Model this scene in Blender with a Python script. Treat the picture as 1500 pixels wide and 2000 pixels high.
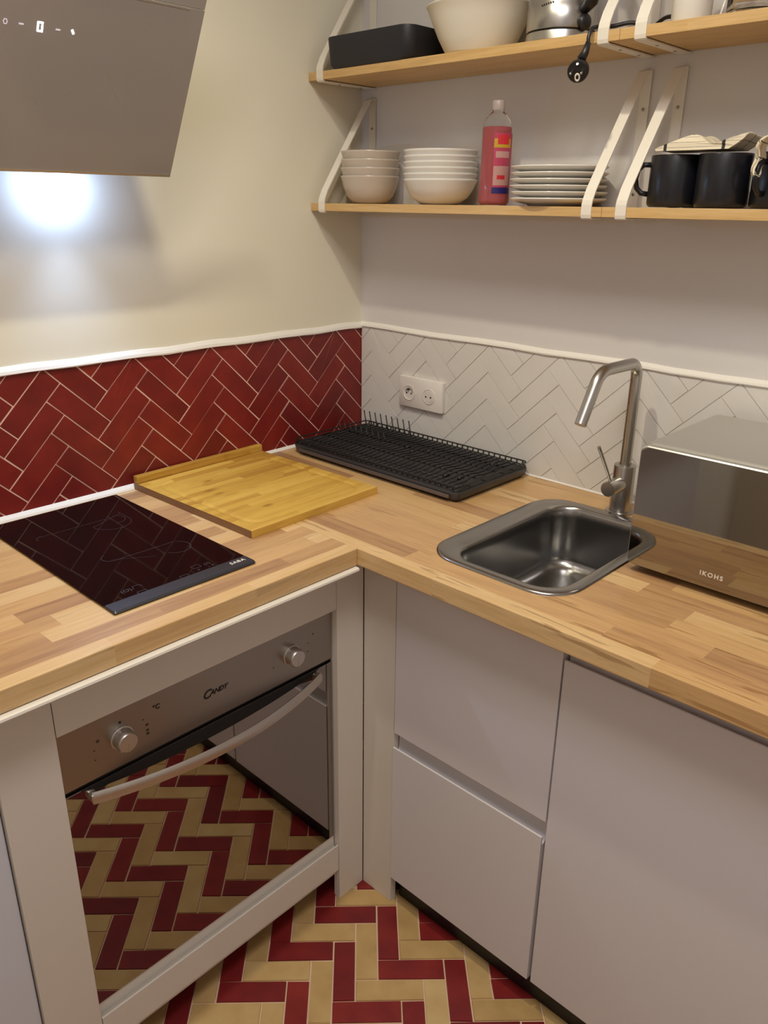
import bpy, bmesh, math, random
from mathutils import Vector, Matrix
random.seed(7)
PI = math.pi
for o in list(bpy.data.objects):
    bpy.data.objects.remove(o)
SC = bpy.context.scene
COL = SC.collection

# ---------------------------------------------------------------- camera
cd = bpy.data.cameras.new('camera'); cam = bpy.data.objects.new('camera', cd); COL.objects.link(cam)
yaw, pitch, roll = 0.7564, -0.3685, 0.0131
fw = Vector((-math.sin(yaw)*math.cos(pitch), math.cos(yaw)*math.cos(pitch), math.sin(pitch)))
rt = fw.cross(Vector((0, 0, 1))).normalized(); up = rt.cross(fw)
rt2 = math.cos(roll)*rt + math.sin(roll)*up; up2 = -math.sin(roll)*rt + math.cos(roll)*up
M = Matrix((rt2, up2, -fw)).transposed().to_4x4(); M.translation = Vector((1.6395, -1.6334, 1.5713))
cam.matrix_world = M
cd.sensor_fit = 'HORIZONTAL'; cd.sensor_width = 36; cd.lens = 36*1560.56/1500; cd.clip_start = 0.02
SC.camera = cam

# ---------------------------------------------------------------- light and exposure
SC.view_settings.view_transform = 'Standard'; SC.view_settings.look = 'None'
SC.view_settings.gamma = 1; SC.view_settings.use_curve_mapping = False
SC.view_settings.exposure = 0.12
w = bpy.data.worlds.new('world'); SC.world = w; w.use_nodes = True
w.node_tree.nodes['Background'].inputs[0].default_value = (1, .85, .65, 1)
w.node_tree.nodes['Background'].inputs[1].default_value = 0.02
def lamp(name, loc, power, col, radius):
    l = bpy.data.lights.new(name, 'POINT'); l.energy = power; l.color = col; l.shadow_soft_size = radius
    o = bpy.data.objects.new(name, l); COL.objects.link(o); o.location = loc; return o
dl = bpy.data.lights.new('downlight', 'SPOT'); dl.energy = 42; dl.color = (1, .93, .70); dl.shadow_soft_size = .025
dl.spot_size = math.radians(138); dl.spot_blend = 1
o = bpy.data.objects.new('downlight', dl); COL.objects.link(o); o.location = (.74, -.95, 2.60)
lamp('ceiling_lamp_light', (1.32, -1.45, 2.62), 5, (1, .96, .92), .08)
al = bpy.data.lights.new('added_fill_light', 'AREA'); al.shape = 'DISK'; al.size = .6; al.energy = 15.5; al.color = (1, .97, .97)  # unseen soft overhead fill, added to brighten the cabinet fronts
o = bpy.data.objects.new('added_fill_light', al); COL.objects.link(o); o.location = (1.55, -1.4, 2.80)
HOOD_LED = (0.055, -0.857, 1.601)
l = bpy.data.lights.new('hood_led_light', 'SPOT'); l.energy = 9; l.color = (.45, .62, 1); l.shadow_soft_size = .012
l.spot_size = math.radians(92); l.spot_blend = 1
o = bpy.data.objects.new('hood_led_light', l); COL.objects.link(o); o.location = HOOD_LED; o.rotation_euler = (0, math.radians(-20), 0)
lamp('hood_led_spill_light', HOOD_LED, 1.15, (.40, .58, 1), .012)

# ---------------------------------------------------------------- helpers
def srgb(r, g, b):
    f = lambda c: (c/255/12.92) if c/255 <= .04045 else ((c/255+.055)/1.055)**2.4
    return (f(r), f(g), f(b), 1)
def new_mat(name, col, rough=.5, metal=0, bump=None, **kw):
    m = bpy.data.materials.new(name); m.use_nodes = True
    nt = m.node_tree; p = nt.nodes['Principled BSDF']
    p.inputs['Base Color'].default_value = col; p.inputs['Roughness'].default_value = rough
    p.inputs['Metallic'].default_value = metal
    for k, v in kw.items(): p.inputs[k.replace('_', ' ')].default_value = v
    # every material carries a procedural micro variation of its roughness
    tc = nt.nodes.new('ShaderNodeTexCoord'); n = nt.nodes.new('ShaderNodeTexNoise')
    sc = bump[0] if bump else 30
    n.inputs['Scale'].default_value = sc; n.inputs['Detail'].default_value = 4
    nt.links.new(tc.outputs['Object'], n.inputs['Vector'])
    mr = nt.nodes.new('ShaderNodeMapRange'); mr.inputs['To Min'].default_value = max(0, rough-.05); mr.inputs['To Max'].default_value = min(1, rough+.05)
    nt.links.new(n.outputs['Fac'], mr.inputs['Value'])
    if rough > .08: nt.links.new(mr.outputs[0], p.inputs['Roughness'])
    if bump:
        b = nt.nodes.new('ShaderNodeBump'); b.inputs['Strength'].default_value = bump[1]; b.inputs['Distance'].default_value = bump[2]
        nt.links.new(n.outputs['Fac'], b.inputs['Height']); nt.links.new(b.outputs[0], p.inputs['Normal'])
    return m
class NG:
    def __init__(s, m): s.nt = m.node_tree; s.p = s.nt.nodes['Principled BSDF']
    def n(s, t, **kw):
        x = s.nt.nodes.new(t)
        for k, v in kw.items(): setattr(x, k, v)
        return x
    def l(s, a, b): s.nt.links.new(a, b)
    def math(s, op, a, b=None, c=None):
        x = s.n('ShaderNodeMath', operation=op)
        for i, v in enumerate((a, b, c)):
            if v is None: continue
            if hasattr(v, 'links'): s.l(v, x.inputs[i])
            else: x.inputs[i].default_value = v
        return x.outputs[0]
    def comb(s, a, b, c):
        x = s.n('ShaderNodeCombineXYZ')
        for i, v in enumerate((a, b, c)):
            if hasattr(v, 'links'): s.l(v, x.inputs[i])
            else: x.inputs[i].default_value = v
        return x.outputs[0]
    def ramp(s, fac, stops):
        r = s.n('ShaderNodeValToRGB'); e = r.color_ramp.elements
        while len(e) < len(stops): e.new(.5)
        for el, (pos, c) in zip(e, stops): el.position = pos; el.color = c
        s.l(fac, r.inputs[0]); return r.outputs[0]
    def mix(s, fac, a, b, mode='MIX'):
        x = s.n('ShaderNodeMix', data_type='RGBA', blend_type=mode)
        for v, i in ((fac, 0), (a, 6), (b, 7)):
            if hasattr(v, 'links'): s.l(v, x.inputs[i])
            else: x.inputs[i].default_value = v
        return x.outputs[2]
def wood_mat(name, axis, row, length, tones, grain=.5, rough=.35, streak=.5, spos=(.60, .70), depth_axis=None):
    """glued staves running along `axis` (0 or 1), tones = ramp stops"""
    m = bpy.data.materials.new(name); m.use_nodes = True; g = NG(m)
    tc = g.n('ShaderNodeTexCoord'); sp = g.n('ShaderNodeSeparateXYZ'); g.l(tc.outputs['Object'], sp.inputs[0])
    L = sp.outputs[axis]; W = sp.outputs[depth_axis if depth_axis is not None else 1-axis]
    rw = g.math('FLOOR', g.math('DIVIDE', g.math('ADD', W, 50.0), row))
    wn = g.n('ShaderNodeTexWhiteNoise', noise_dimensions='1D'); g.l(rw, wn.inputs['W'])
    col = g.math('FLOOR', g.math('DIVIDE', g.math('ADD', g.math('ADD', L, 50.0), g.math('MULTIPLY', wn.outputs['Value'], length*7)), length))
    wn2 = g.n('ShaderNodeTexWhiteNoise', noise_dimensions='2D'); g.l(g.comb(col, rw, 0.0), wn2.inputs['Vector'])
    off = g.math('MULTIPLY', wn2.outputs['Value'], 37.0)
    ns = g.n('ShaderNodeTexNoise'); ns.inputs['Scale'].default_value = 1; ns.inputs['Detail'].default_value = 6; ns.inputs['Distortion'].default_value = .6
    g.l(g.comb(g.math('ADD', g.math('MULTIPLY', L, 5.0), off), g.math('MULTIPLY', W, 60.0), g.math('MULTIPLY', sp.outputs[2], 60.0)), ns.inputs['Vector'])
    nf = g.n('ShaderNodeTexNoise'); nf.inputs['Scale'].default_value = 1; nf.inputs['Detail'].default_value = 3
    g.l(g.comb(g.math('ADD', g.math('MULTIPLY', L, 18.0), off), g.math('MULTIPLY', W, 420.0), g.math('MULTIPLY', sp.outputs[2], 300.0)), nf.inputs['Vector'])
    v = g.math('ADD', g.math('MULTIPLY', wn2.outputs['Value'], 1-grain), g.math('MULTIPLY', ns.outputs['Fac'], grain))
    c = g.ramp(v, tones)
    fine = g.ramp(nf.outputs['Fac'], [(.3, (.90, .88, .85, 1)), (.6, (1, 1, 1, 1))])
    c = g.mix(1.0, c, fine, 'MULTIPLY')
    st = g.ramp(ns.outputs['Fac'], [(spos[0], (1, 1, 1, 1)), (spos[1], (1-streak*.5, 1-streak*.6, 1-streak*.7, 1))])
    c = g.mix(1.0, c, st, 'MULTIPLY')
    g.l(c, g.p.inputs['Base Color']); g.p.inputs['Roughness'].default_value = rough
    b = g.n('ShaderNodeBump'); b.inputs['Strength'].default_value = .05; b.inputs['Distance'].default_value = .001
    g.l(nf.outputs['Fac'], b.inputs['Height']); g.l(b.outputs[0], g.p.inputs['Normal'])
    return m
def tile_mat(name, c1, c2, c3, rough=.3, bumpd=.0012):
    m = bpy.data.materials.new(name); m.use_nodes = True; g = NG(m)
    at = g.n('ShaderNodeAttribute', attribute_name='rnd'); tc = g.n('ShaderNodeTexCoord')
    ns = g.n('ShaderNodeTexNoise'); ns.inputs['Scale'].default_value = 16; ns.inputs['Detail'].default_value = 5
    g.l(tc.outputs['Object'], ns.inputs['Vector'])
    v = g.math('ADD', g.math('MULTIPLY', at.outputs['Fac'], .3), g.math('MULTIPLY', ns.outputs['Fac'], .7))
    g.l(g.ramp(v, [(.2, c1), (.5, c2), (.8, c3)]), g.p.inputs['Base Color'])
    g.p.inputs['Roughness'].default_value = rough
    b = g.n('ShaderNodeBump'); b.inputs['Strength'].default_value = .5; b.inputs['Distance'].default_value = bumpd
    g.l(ns.outputs['Fac'], b.inputs['Height']); g.l(b.outputs[0], g.p.inputs['Normal'])
    return m
def brushed(name, col, rough=.28, axis=0, metal=1.0, amp=.05):
    m = bpy.data.materials.new(name); m.use_nodes = True; g = NG(m)
    tc = g.n('ShaderNodeTexCoord'); mp = g.n('ShaderNodeMapping'); s = [160, 160, 160]; s[axis] = 4; mp.inputs['Scale'].default_value = s
    ns = g.n('ShaderNodeTexNoise'); ns.inputs['Scale'].default_value = 1; ns.inputs['Detail'].default_value = 3
    g.l(tc.outputs['Object'], mp.inputs[0]); g.l(mp.outputs[0], ns.inputs['Vector'])
    n2 = g.n('ShaderNodeTexNoise'); n2.inputs['Scale'].default_value = 4; g.l(tc.outputs['Object'], n2.inputs['Vector'])
    r = g.math('ADD', g.math('MULTIPLY', ns.outputs['Fac'], amp), g.math('ADD', g.math('MULTIPLY', n2.outputs['Fac'], amp), rough-amp))
    g.l(r, g.p.inputs['Roughness']); g.p.inputs['Base Color'].default_value = col; g.p.inputs['Metallic'].default_value = metal
    return m

class MB:
    """mesh builder; several primitives into ONE mesh"""
    def __init__(s): s.bm = bmesh.new(); s.mi = 0
    def box(s, a, b, bev=0, seg=2):
        a = Vector(a); b = Vector(b); t = bmesh.new(); bmesh.ops.create_cube(t, size=1)
        for v in t.verts: v.co = Vector(((a[i]+b[i])/2 + v.co[i]*(b[i]-a[i]) for i in range(3)))
        if bev: bmesh.ops.bevel(t, geom=list(t.edges), offset=bev, segments=seg, affect='EDGES', profile=.5)
        s.join(t); return s
    def join(s, t, mi=None):
        mp = {}
        rl = s.bm.faces.layers.float.get('rnd'); tl = t.faces.layers.float.get('rnd')
        for v in t.verts: mp[v] = s.bm.verts.new(v.co)
        for f in t.faces:
            try:
                nf = s.bm.faces.new([mp[v] for v in f.verts]); nf.smooth = f.smooth; nf.material_index = f.material_index if mi is None else mi
            except ValueError: pass
        t.free()
    def poly(s, pts, mi=0, smooth=False):
        f = s.bm.faces.new([s.bm.verts.new(p) for p in pts]); f.material_index = mi; f.smooth = smooth; return f
    def extr(s, prof, axis, a, b, close=True, smooth=False):
        """prof: list of 2D points in the two other axes (in xyz order), extruded along axis"""
        def P(q, t):
            c = list(q); c.insert(axis, t); return c
        n = len(prof)
        A = [s.bm.verts.new(P(q, a)) for q in prof]; B = [s.bm.verts.new(P(q, b)) for q in prof]
        for i in range(n if close else n-1):
            f = s.bm.faces.new((A[i], A[(i+1) % n], B[(i+1) % n], B[i])); f.smooth = smooth
        if close:
            s.bm.faces.new(A[::-1]); s.bm.faces.new(B)
        return s
    def tube(s, pts, r, seg=12, cap=True, smooth=True):
        pts = [Vector(p) for p in pts]; rs = r if isinstance(r, (list, tuple)) else [r]*len(pts)
        rings = []; N = None
        for i, p in enumerate(pts):
            if i == 0: t = pts[1]-p
            elif i == len(pts)-1: t = p-pts[i-1]
            else: t = (pts[i+1]-p).normalized()+(p-pts[i-1]).normalized()
            t.normalize()
            if N is None: N = t.orthogonal().normalized()
            else: N = (N - t*N.dot(t)).normalized()
            B = t.cross(N)
            rings.append([s.bm.verts.new(p+(N*math.cos(a)+B*math.sin(a))*rs[i]) for a in [2*PI*k/seg for k in range(seg)]])
        for R0, R1 in zip(rings, rings[1:]):
            for k in range(seg):
                f = s.bm.faces.new((R0[k], R0[(k+1) % seg], R1[(k+1) % seg], R1[k])); f.smooth = smooth
        if cap: s.bm.faces.new(rings[0][::-1]); s.bm.faces.new(rings[-1])
        return s
    def lathe(s, prof, seg=48, c=(0, 0, 0), close=False):
        c = Vector(c); rings = []
        for r, z in prof:
            if r < 1e-6: rings.append([s.bm.verts.new(c+Vector((0, 0, z)))])
            else: rings.append([s.bm.verts.new(c+Vector((r*math.cos(2*PI*k/seg), r*math.sin(2*PI*k/seg), z))) for k in range(seg)])
        pr = list(zip(rings, rings[1:]))
        if close: pr.append((rings[-1], rings[0]))
        for A, B in pr:
            for k in range(seg):
                k2 = (k+1) % seg
                vs = [A[k % len(A)], A[k2 % len(A)], B[k2 % len(B)], B[k % len(B)]]
                u = []
                for v in vs:
                    if v not in u: u.append(v)
                if len(u) > 2:
                    f = s.bm.faces.new(u); f.smooth = True
        return s
    def loft(s, loops, cap0=False, cap1=False, smooth=True):
        R = [[s.bm.verts.new(p) for p in L] for L in loops]; n = len(R[0])
        for A, B in zip(R, R[1:]):
            for k in range(n):
                f = s.bm.faces.new((A[k], A[(k+1) % n], B[(k+1) % n], B[k])); f.smooth = smooth
        if cap0: s.bm.faces.new(R[0][::-1])
        if cap1: s.bm.faces.new(R[-1])
        return s
    def xf(s, mat):
        bmesh.ops.transform(s.bm, matrix=mat, verts=s.bm.verts); return s
    def build(s, name, mats, parent=None, mods=None, sharp=None):
        bmesh.ops.recalc_face_normals(s.bm, faces=s.bm.faces)
        me = bpy.data.meshes.new(name); s.bm.to_mesh(me); s.bm.free()
        for m in (mats if isinstance(mats, (list, tuple)) else [mats]): me.materials.append(m)
        o = bpy.data.objects.new(name, me); COL.objects.link(o)
        if parent is not None: o.parent = parent
        if sharp: me.set_sharp_from_angle(angle=math.radians(sharp))
        return o
def rrect(x0, x1, y0, y1, r, z, n=8):
    out = []
    for cx, cy, a0 in ((x1-r, y1-r, 0), (x0+r, y1-r, PI/2), (x0+r, y0+r, PI), (x1-r, y0+r, 1.5*PI)):
        for k in range(n+1):
            a = a0+PI/2*k/n; out.append((cx+r*math.cos(a), cy+r*math.sin(a), z))
    return out
def tag(o, label=None, cat=None, group=None, kind=None):
    if label: o['label'] = label
    if cat: o['category'] = cat
    if group: o['group'] = group
    if kind: o['kind'] = kind
    return o
def thing(name, loc, label, cat, group=None, rz=0):
    o = bpy.data.objects.new(name, None); COL.objects.link(o); o.location = loc; o.rotation_euler[2] = rz
    o.empty_display_size = .05
    return tag(o, label, cat, group)
def copy_tree(o, parent=None):
    c = o.copy(); COL.objects.link(c); c.parent = parent
    for ch in [x for x in bpy.data.objects if x.parent == o]: copy_tree(ch, c)
    return c
def structure(o): return tag(o, kind='structure')
def text_mesh(mb, txt, size, origin, ux, uy, depth=.0004, shear=0, spacing=1.0, mi=0, bold=0, align='CENTER'):
    """lettering laid with x axis ux and y axis uy, raised by depth along the normal"""
    cu = bpy.data.curves.new('t', 'FONT'); cu.body = txt; cu.size = size; cu.extrude = depth/2; cu.shear = shear
    cu.space_character = spacing; cu.align_x = align; cu.align_y = 'CENTER'; cu.offset = bold; cu.resolution_u = 3
    ob = bpy.data.objects.new('t', cu); COL.objects.link(ob)
    me = bpy.data.meshes.new_from_object(ob.evaluated_get(bpy.context.evaluated_depsgraph_get()))
    ux = Vector(ux).normalized(); uy = Vector(uy).normalized(); n = ux.cross(uy)
    t = bmesh.new(); t.from_mesh(me)
    Mx = Matrix((ux, uy, n)).transposed().to_4x4(); Mx.translation = Vector(origin)+n*depth/2
    bmesh.ops.transform(t, matrix=Mx, verts=t.verts)
    mb.join(t, mi); bpy.data.objects.remove(ob); bpy.data.curves.remove(cu); bpy.data.meshes.remove(me)

# ---------------------------------------------------------------- measures
H = .9421; TH = .0364; DL = .6204; DR = .6276; YF = -.553; XG = .563; XF = .549
Z1 = 1.5518; Z2 = 1.8449; S = .183; ST = .0181; SEAM = .825
O0 = -.6326; O1 = -1.2276; OZ = .187

# ---------------------------------------------------------------- materials
M_wallL = new_mat('cream_plaster', srgb(230, 223, 202), .75, bump=(7, .35, .004))
M_wallR = new_mat('white_plaster', srgb(218, 213, 208), .7, bump=(9, .3, .003))
M_ceil = new_mat('ceiling_paint', srgb(236, 235, 234), .8)
M_grout = new_mat('pale_pink_grout', srgb(240, 200, 182), .8, bump=(300, .3, .0005))
M_groutw = new_mat('white_grout', srgb(214, 208, 198), .8, bump=(300, .3, .0005))
M_groutf = new_mat('cream_floor_grout', srgb(222, 190, 160), .8, bump=(300, .3, .0005))
M_red = tile_mat('red_glazed_tile', srgb(100, 22, 20), srgb(120, 28, 24), srgb(140, 40, 28), .4)
M_redf = tile_mat('red_floor_tile', srgb(98, 20, 26), srgb(122, 29, 31), srgb(142, 42, 37), .4)
M_bei = tile_mat('sand_floor_tile', srgb(176, 142, 90), srgb(194, 160, 106), srgb(208, 180, 128), .42)
M_whi = tile_mat('white_glazed_tile', srgb(218, 213, 205), srgb(221, 216, 208), srgb(224, 219, 211), .3)
M_trim = new_mat('white_joint_filler', srgb(236, 230, 220), .6, bump=(60, .4, .001))
M_lac = new_mat('white_lacquer', srgb(224, 216, 204), .42, bump=(500, .03, .0003))
M_front = new_mat('matt_white_front', srgb(222, 216, 216), .5, bump=(500, .04, .0003))
TON = [(.18, srgb(154, 114, 80)), (.34, srgb(184, 142, 98)), (.48, srgb(200, 158, 108)), (.62, srgb(210, 170, 116)), (.8, srgb(220, 186, 136))]
M_woodX = wood_mat('beech_worktop', 0, .046, .42, TON, .5, .3, .7, (.59, .65))
M_woodY = wood_mat('beech_worktop_side', 1, .0435, .27, TON, .5, .32, .4)
TS = [(.2, srgb(190, 150, 96)), (.5, srgb(208, 170, 112)), (.8, srgb(222, 188, 134))]
M_shelf = wood_mat('pale_shelf_wood', 0, .6, 1.6, TS, .8, .45, .15)
TB = [(.25, srgb(180, 132, 54)), (.5, srgb(204, 160, 68)), (.75, srgb(216, 174, 82))]
M_bamboo = wood_mat('bamboo_board', 1, .02, .24, TB, .5, .38, .5)
_g = NG(M_bamboo); _tc = _g.n('ShaderNodeTexCoord'); _mp = _g.n('ShaderNodeMapping'); _mp.inputs['Scale'].default_value = (17, 9, 1)
_v = _g.n('ShaderNodeTexVoronoi'); _v.inputs['Scale'].default_value = 1; _g.l(_tc.outputs['Object'], _mp.inputs[0]); _g.l(_mp.outputs[0], _v.inputs['Vector'])
_k = _g.ramp(_v.outputs['Distance'], [(.0, (.5, .42, .3, 1)), (.17, (1, 1, 1, 1))])
_lk = _g.p.inputs['Base Color'].links[0]; _src = _lk.from_socket; _g.l(_g.mix(1.0, _src, _k, 'MULTIPLY'), _g.p.inputs['Base Color'])
M_bambooE = wood_mat('bamboo_end', 0, .02, 1.0, [(.3, srgb(100, 66, 42)), (.7, srgb(136, 98, 64))], .5, .5, .3)
M_steel = brushed('stainless_steel', (.50, .48, .45, 1), .30, 0)
M_sink = new_mat('sink_steel', (.38, .37, .36, 1), .24, 1, bump=(5, .0, .001))
M_oven = brushed('brushed_oven_steel', (.38, .345, .31, 1), .34, 1)
M_satin = brushed('satin_metal', (.62, .59, .55, 1), .36, 1)
M_mirror = new_mat('mirror_oven_glass', (.33, .30, .28, 1), .02, 1.0)
M_mwglass = new_mat('bronze_mirror_glass', (.36, .33, .29, 1), .03, 1.0)
M_mwbody = brushed('silver_casing', (.60, .58, .54, 1), .42, 0, metal=.75)
M_black = new_mat('black_plastic', srgb(26, 24, 26), .4)
M_dark = new_mat('dark_gap', srgb(14, 12, 12), .7)
M_hob = new_mat('black_ceramic_glass', (.004, .003, .003, 1), .04, 0, IOR=1.38)
M_hobline = new_mat('grey_print', srgb(66, 60, 62), .4)
M_hobtrim = new_mat('anthracite_trim', srgb(66, 66, 72), .32, .6)
M_hood = new_mat('grey_hood_glass', srgb(164, 157, 150), .14, 0, Specular_IOR_Level=.5)
M_hoodb = new_mat('hood_casing', srgb(170, 165, 160), .4, .5)
M_ink = new_mat('black_print', srgb(30, 24, 20), .5)
M_wht = new_mat('white_print', srgb(225, 215, 200), .5)
M_led = new_mat('led_digit', (1, 1, 1, 1), .5, Emission_Color=(.85, .9, 1, 1), Emission_Strength=5.0)
M_leddim = new_mat('led_dim', (.6, .5, .55, 1), .5, Emission_Color=(.8, .72, .78, 1), Emission_Strength=.45)
M_ledlamp = new_mat('hood_lamp_glass', (1, 1, 1, 1), .5, Emission_Color=(.8, .88, 1, 1), Emission_Strength=30.0)
M_brk = new_mat('white_powder_coat', srgb(232, 224, 210), .38)
M_rack = new_mat('black_coated_wire', srgb(26, 24, 25), .38)
M_rackt = new_mat('black_tray_plastic', srgb(58, 56, 56), .4)
M_cer = new_mat('white_ceramic', srgb(226, 221, 212), .16)
M_cerg = new_mat('greige_ceramic', srgb(196, 182, 166), .2)
M_bowlw = new_mat('cream_plastic', srgb(234, 228, 212), .4)
M_mug = new_mat('midnight_stoneware', srgb(24, 24, 30), .3)
M_tray = new_mat('charcoal_plastic', srgb(32, 32, 38), .5)
M_sock = new_mat('socket_plastic', srgb(228, 220, 212), .35)
M_pink = new_mat('pink_soap', srgb(200, 104, 108), .15, 0, Transmission_Weight=.3, IOR=1.34)
M_pet = new_mat('clear_plastic', (1, 1, 1, 1), .05, 0, Transmission_Weight=1.0, IOR=1.2)
M_cap = new_mat('translucent_cap', srgb(205, 190, 184), .35, 0, Transmission_Weight=.4)
M_glass = new_mat('clear_glass', (1, 1, 1, 1), .02, 0, Transmission_Weight=1.0, IOR=1.45)
M_lab = new_mat('label_pink', srgb(176, 60, 88), .4)
M_laby = new_mat('label_yellow', srgb(190, 150, 36), .4)
M_labb = new_mat('label_blue', srgb(36, 32, 100), .4)
M_labr = new_mat('label_red', srgb(200, 40, 50), .4)
M_labw = new_mat('label_cream', srgb(186, 140, 132), .4)
M_orange = new_mat('orange_handle', srgb(190, 60, 30), .35)
M_screw = new_mat('screw_steel', (.35, .34, .33, 1), .35, 1)
M_fridge = new_mat('cool_white_enamel', srgb(216, 218, 226), .4)
M_door = new_mat('grey_door_paint', srgb(196, 186, 172), .5)

# ---------------------------------------------------------------- room
RX, RY, RZ = 3.1, -2.38, 2.85
structure(MB().box((-.12, RY-.12, 0), (0, .12, RZ)).build('wall_left', M_wallL))
structure(MB().box((0, 0, 0), (RX+.12, .12, RZ)).build('wall_back', M_wallR))
structure(MB().box((RX, RY-.12, 0), (RX+.12, 0, RZ)).build('wall_right', M_ceil))
structure(MB().box((0, RY-.12, 0), (RX, RY, RZ)).build('wall_front', M_ceil))
structure(MB().box((-.12, RY-.12, RZ), (RX+.12, .12, RZ+.1)).build('ceiling', M_ceil))
# a door in the wall behind the viewer, seen only in reflections
d = MB().box((.55, RY, 0), (1.4, RY+.04, 2.06), .004).build('door_1', M_door); structure(d)
hb = MB(); hb.tube([(1.33, RY+.04, 1.03), (1.33, RY+.09, 1.03), (1.21, RY+.09, 1.03)], .009)
hb.build('door_handle', M_steel, d)

# ---------------------------------------------------------------- herringbone tiling
def clip(poly, lo, hi):
    for ax, val, sgn in ((0, lo[0], 1), (0, hi[0], -1), (1, lo[1], 1), (1, hi[1], -1)):
        out = []
        for i in range(len(poly)):
            a, b = poly[i], poly[(i+1) % len(poly)]
            da, db = (a[ax]-val)*sgn, (b[ax]-val)*sgn
            if da >= 0: out.append(a)
            if (da >= 0) != (db >= 0):
                t = da/(da-db); out.append((a[0]+(b[0]-a[0])*t, a[1]+(b[1]-a[1])*t))
        poly = out
        if len(poly) < 3: return []
    return poly
def herring(name, orig, wv, e1, e2, lo, hi, to3, nrm, grout, thick, mats, colour, jit=.0006, flip=False):
    """tiles of wv x 3wv; to3 maps plan coords to space; colour(i, kind) gives material index"""
    bm = bmesh.new(); lay = bm.faces.layers.float.new('rnd'); nrm = Vector(nrm)
    R = random.Random(name)
    def face(ps, mi, r):
        f = bm.faces.new([bm.verts.new(p) for p in ps]); f.material_index = mi; f[lay] = r
    face([to3(*q) for q in ((lo[0], lo[1]), (hi[0], lo[1]), (hi[0], hi[1]), (lo[0], hi[1]))], 0, .5)
    g = grout/2
    for i in range(-60, 61):
        for j in range(-25, 26):
            for kind in (0, 1):
                if kind == 0: p0, p1, q0, q1 = 0, 3, -1, 0
                elif flip: p0, p1, q0, q1 = 3, 4, -3, 0
                else: p0, p1, q0, q1 = -1, 0, -3, 0
                P0, Q0 = (i+3*j)*wv, ((i-3*j) if flip else (-i+3*j))*wv
                c = ((p0*wv+g, q0*wv+g), (p1*wv-g, q0*wv+g), (p1*wv-g, q1*wv-g), (p0*wv+g, q1*wv-g))
                pl = []
                for p, q in c:
                    p += P0+R.uniform(-jit, jit); q += Q0+R.uniform(-jit, jit)
                    pl.append((orig[0]+p*e1[0]+q*e2[0], orig[1]+p*e1[1]+q*e2[1]))
                if max(a[0] for a in pl) < lo[0] or min(a[0] for a in pl) > hi[0] or max(a[1] for a in pl) < lo[1] or min(a[1] for a in pl) > hi[1]: continue
                pl = clip(pl, lo, hi)
                if len(pl) < 3: continue
                ar = abs(sum(pl[k][0]*pl[(k+1) % len(pl)][1]-pl[(k+1) % len(pl)][0]*pl[k][1] for k in range(len(pl))))/2
                if ar < 1e-5: continue
                cx = sum(a[0] for a in pl)/len(pl); cy = sum(a[1] for a in pl)/len(pl)
                k = 1-.0012/max(.01, math.sqrt(ar))
                tilt = [R.uniform(-.0004, .0004) for _ in pl]
                base = [Vector(to3(*a)) for a in pl]
                top = [Vector(to3(cx+(a[0]-cx)*k, cy+(a[1]-cy)*k))+nrm*(thick+t) for a, t in zip(pl, tilt)]
                mi = colour(i, kind); r = R.random()
                B = [bm.verts.new(p) for p in base]; T = [bm.verts.new(p) for p in top]
                f = bm.faces.new(T); f.material_index = mi; f[lay] = r
                for a in range(len(pl)):
                    b = (a+1) % len(pl)
                    f = bm.faces.new((B[a], B[b], T[b], T[a])); f.material_index = mi; f[lay] = r
    bmesh.ops.recalc_face_normals(bm, faces=bm.faces)
    for f in bm.faces:
        if f.calc_area() > 1e-9 and abs(f.normal.dot(nrm)) > .9 and f.normal.dot(nrm) < 0: f.normal_flip()
    me = bpy.data.meshes.new(name); bm.to_mesh(me); bm.free()
    for m in mats: me.materials.append(m)
    o = bpy.data.objects.new(name, me); COL.objects.link(o); return o
q = 1/math.sqrt(2)
# floor: plan coords are (x, y)
wf = .0490
u0, v0 = .8668, -.1065      # (x-y)/sqrt2 and (x+y)/sqrt2 of one tile's near-left corner
# e1 along v (right in the photograph), e2 along -u
fo = ((u0+v0)*q, (v0-u0)*q)
floor = herring('floor', fo, wf, (q, q), (-q, q), (0, RY), (RX, 0), lambda x, y: (x, y, -.003), (0, 0, 1), .003, .003,
                [M_groutf, M_redf, M_bei], lambda i, k: 1 if i % 2 == 0 else 2, flip=True)
structure(floor)
fb = MB().box((-.1, RY-.1, -.1), (RX+.1, .1, -.004)).build('floor_slab', M_groutf, floor)

bs = herring('tiled_backsplash', (-.8945, 1.2115), .0487, (q, -q), (q, q), (-1.9, H), (-.001, 1.2435), lambda y, z: (.001, y, z), (1, 0, 0), .0026, .0016,
             [M_grout, M_red], lambda i, k: 1)
tag(bs, 'red glazed herringbone tile backsplash on the left wall behind the hob', 'backsplash')
bs = herring('tiled_backsplash', (.2493, 1.3165), .0484, (q, -q), (q, q), (.005, H), (RX-.01, 1.246), lambda x, z: (x, -.001, z), (0, -1, 0), .0010, .0024,
             [M_groutw, M_whi], lambda i, k: 1)
tag(bs, 'white glazed herringbone tile backsplash behind the sink and socket', 'backsplash')
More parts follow.
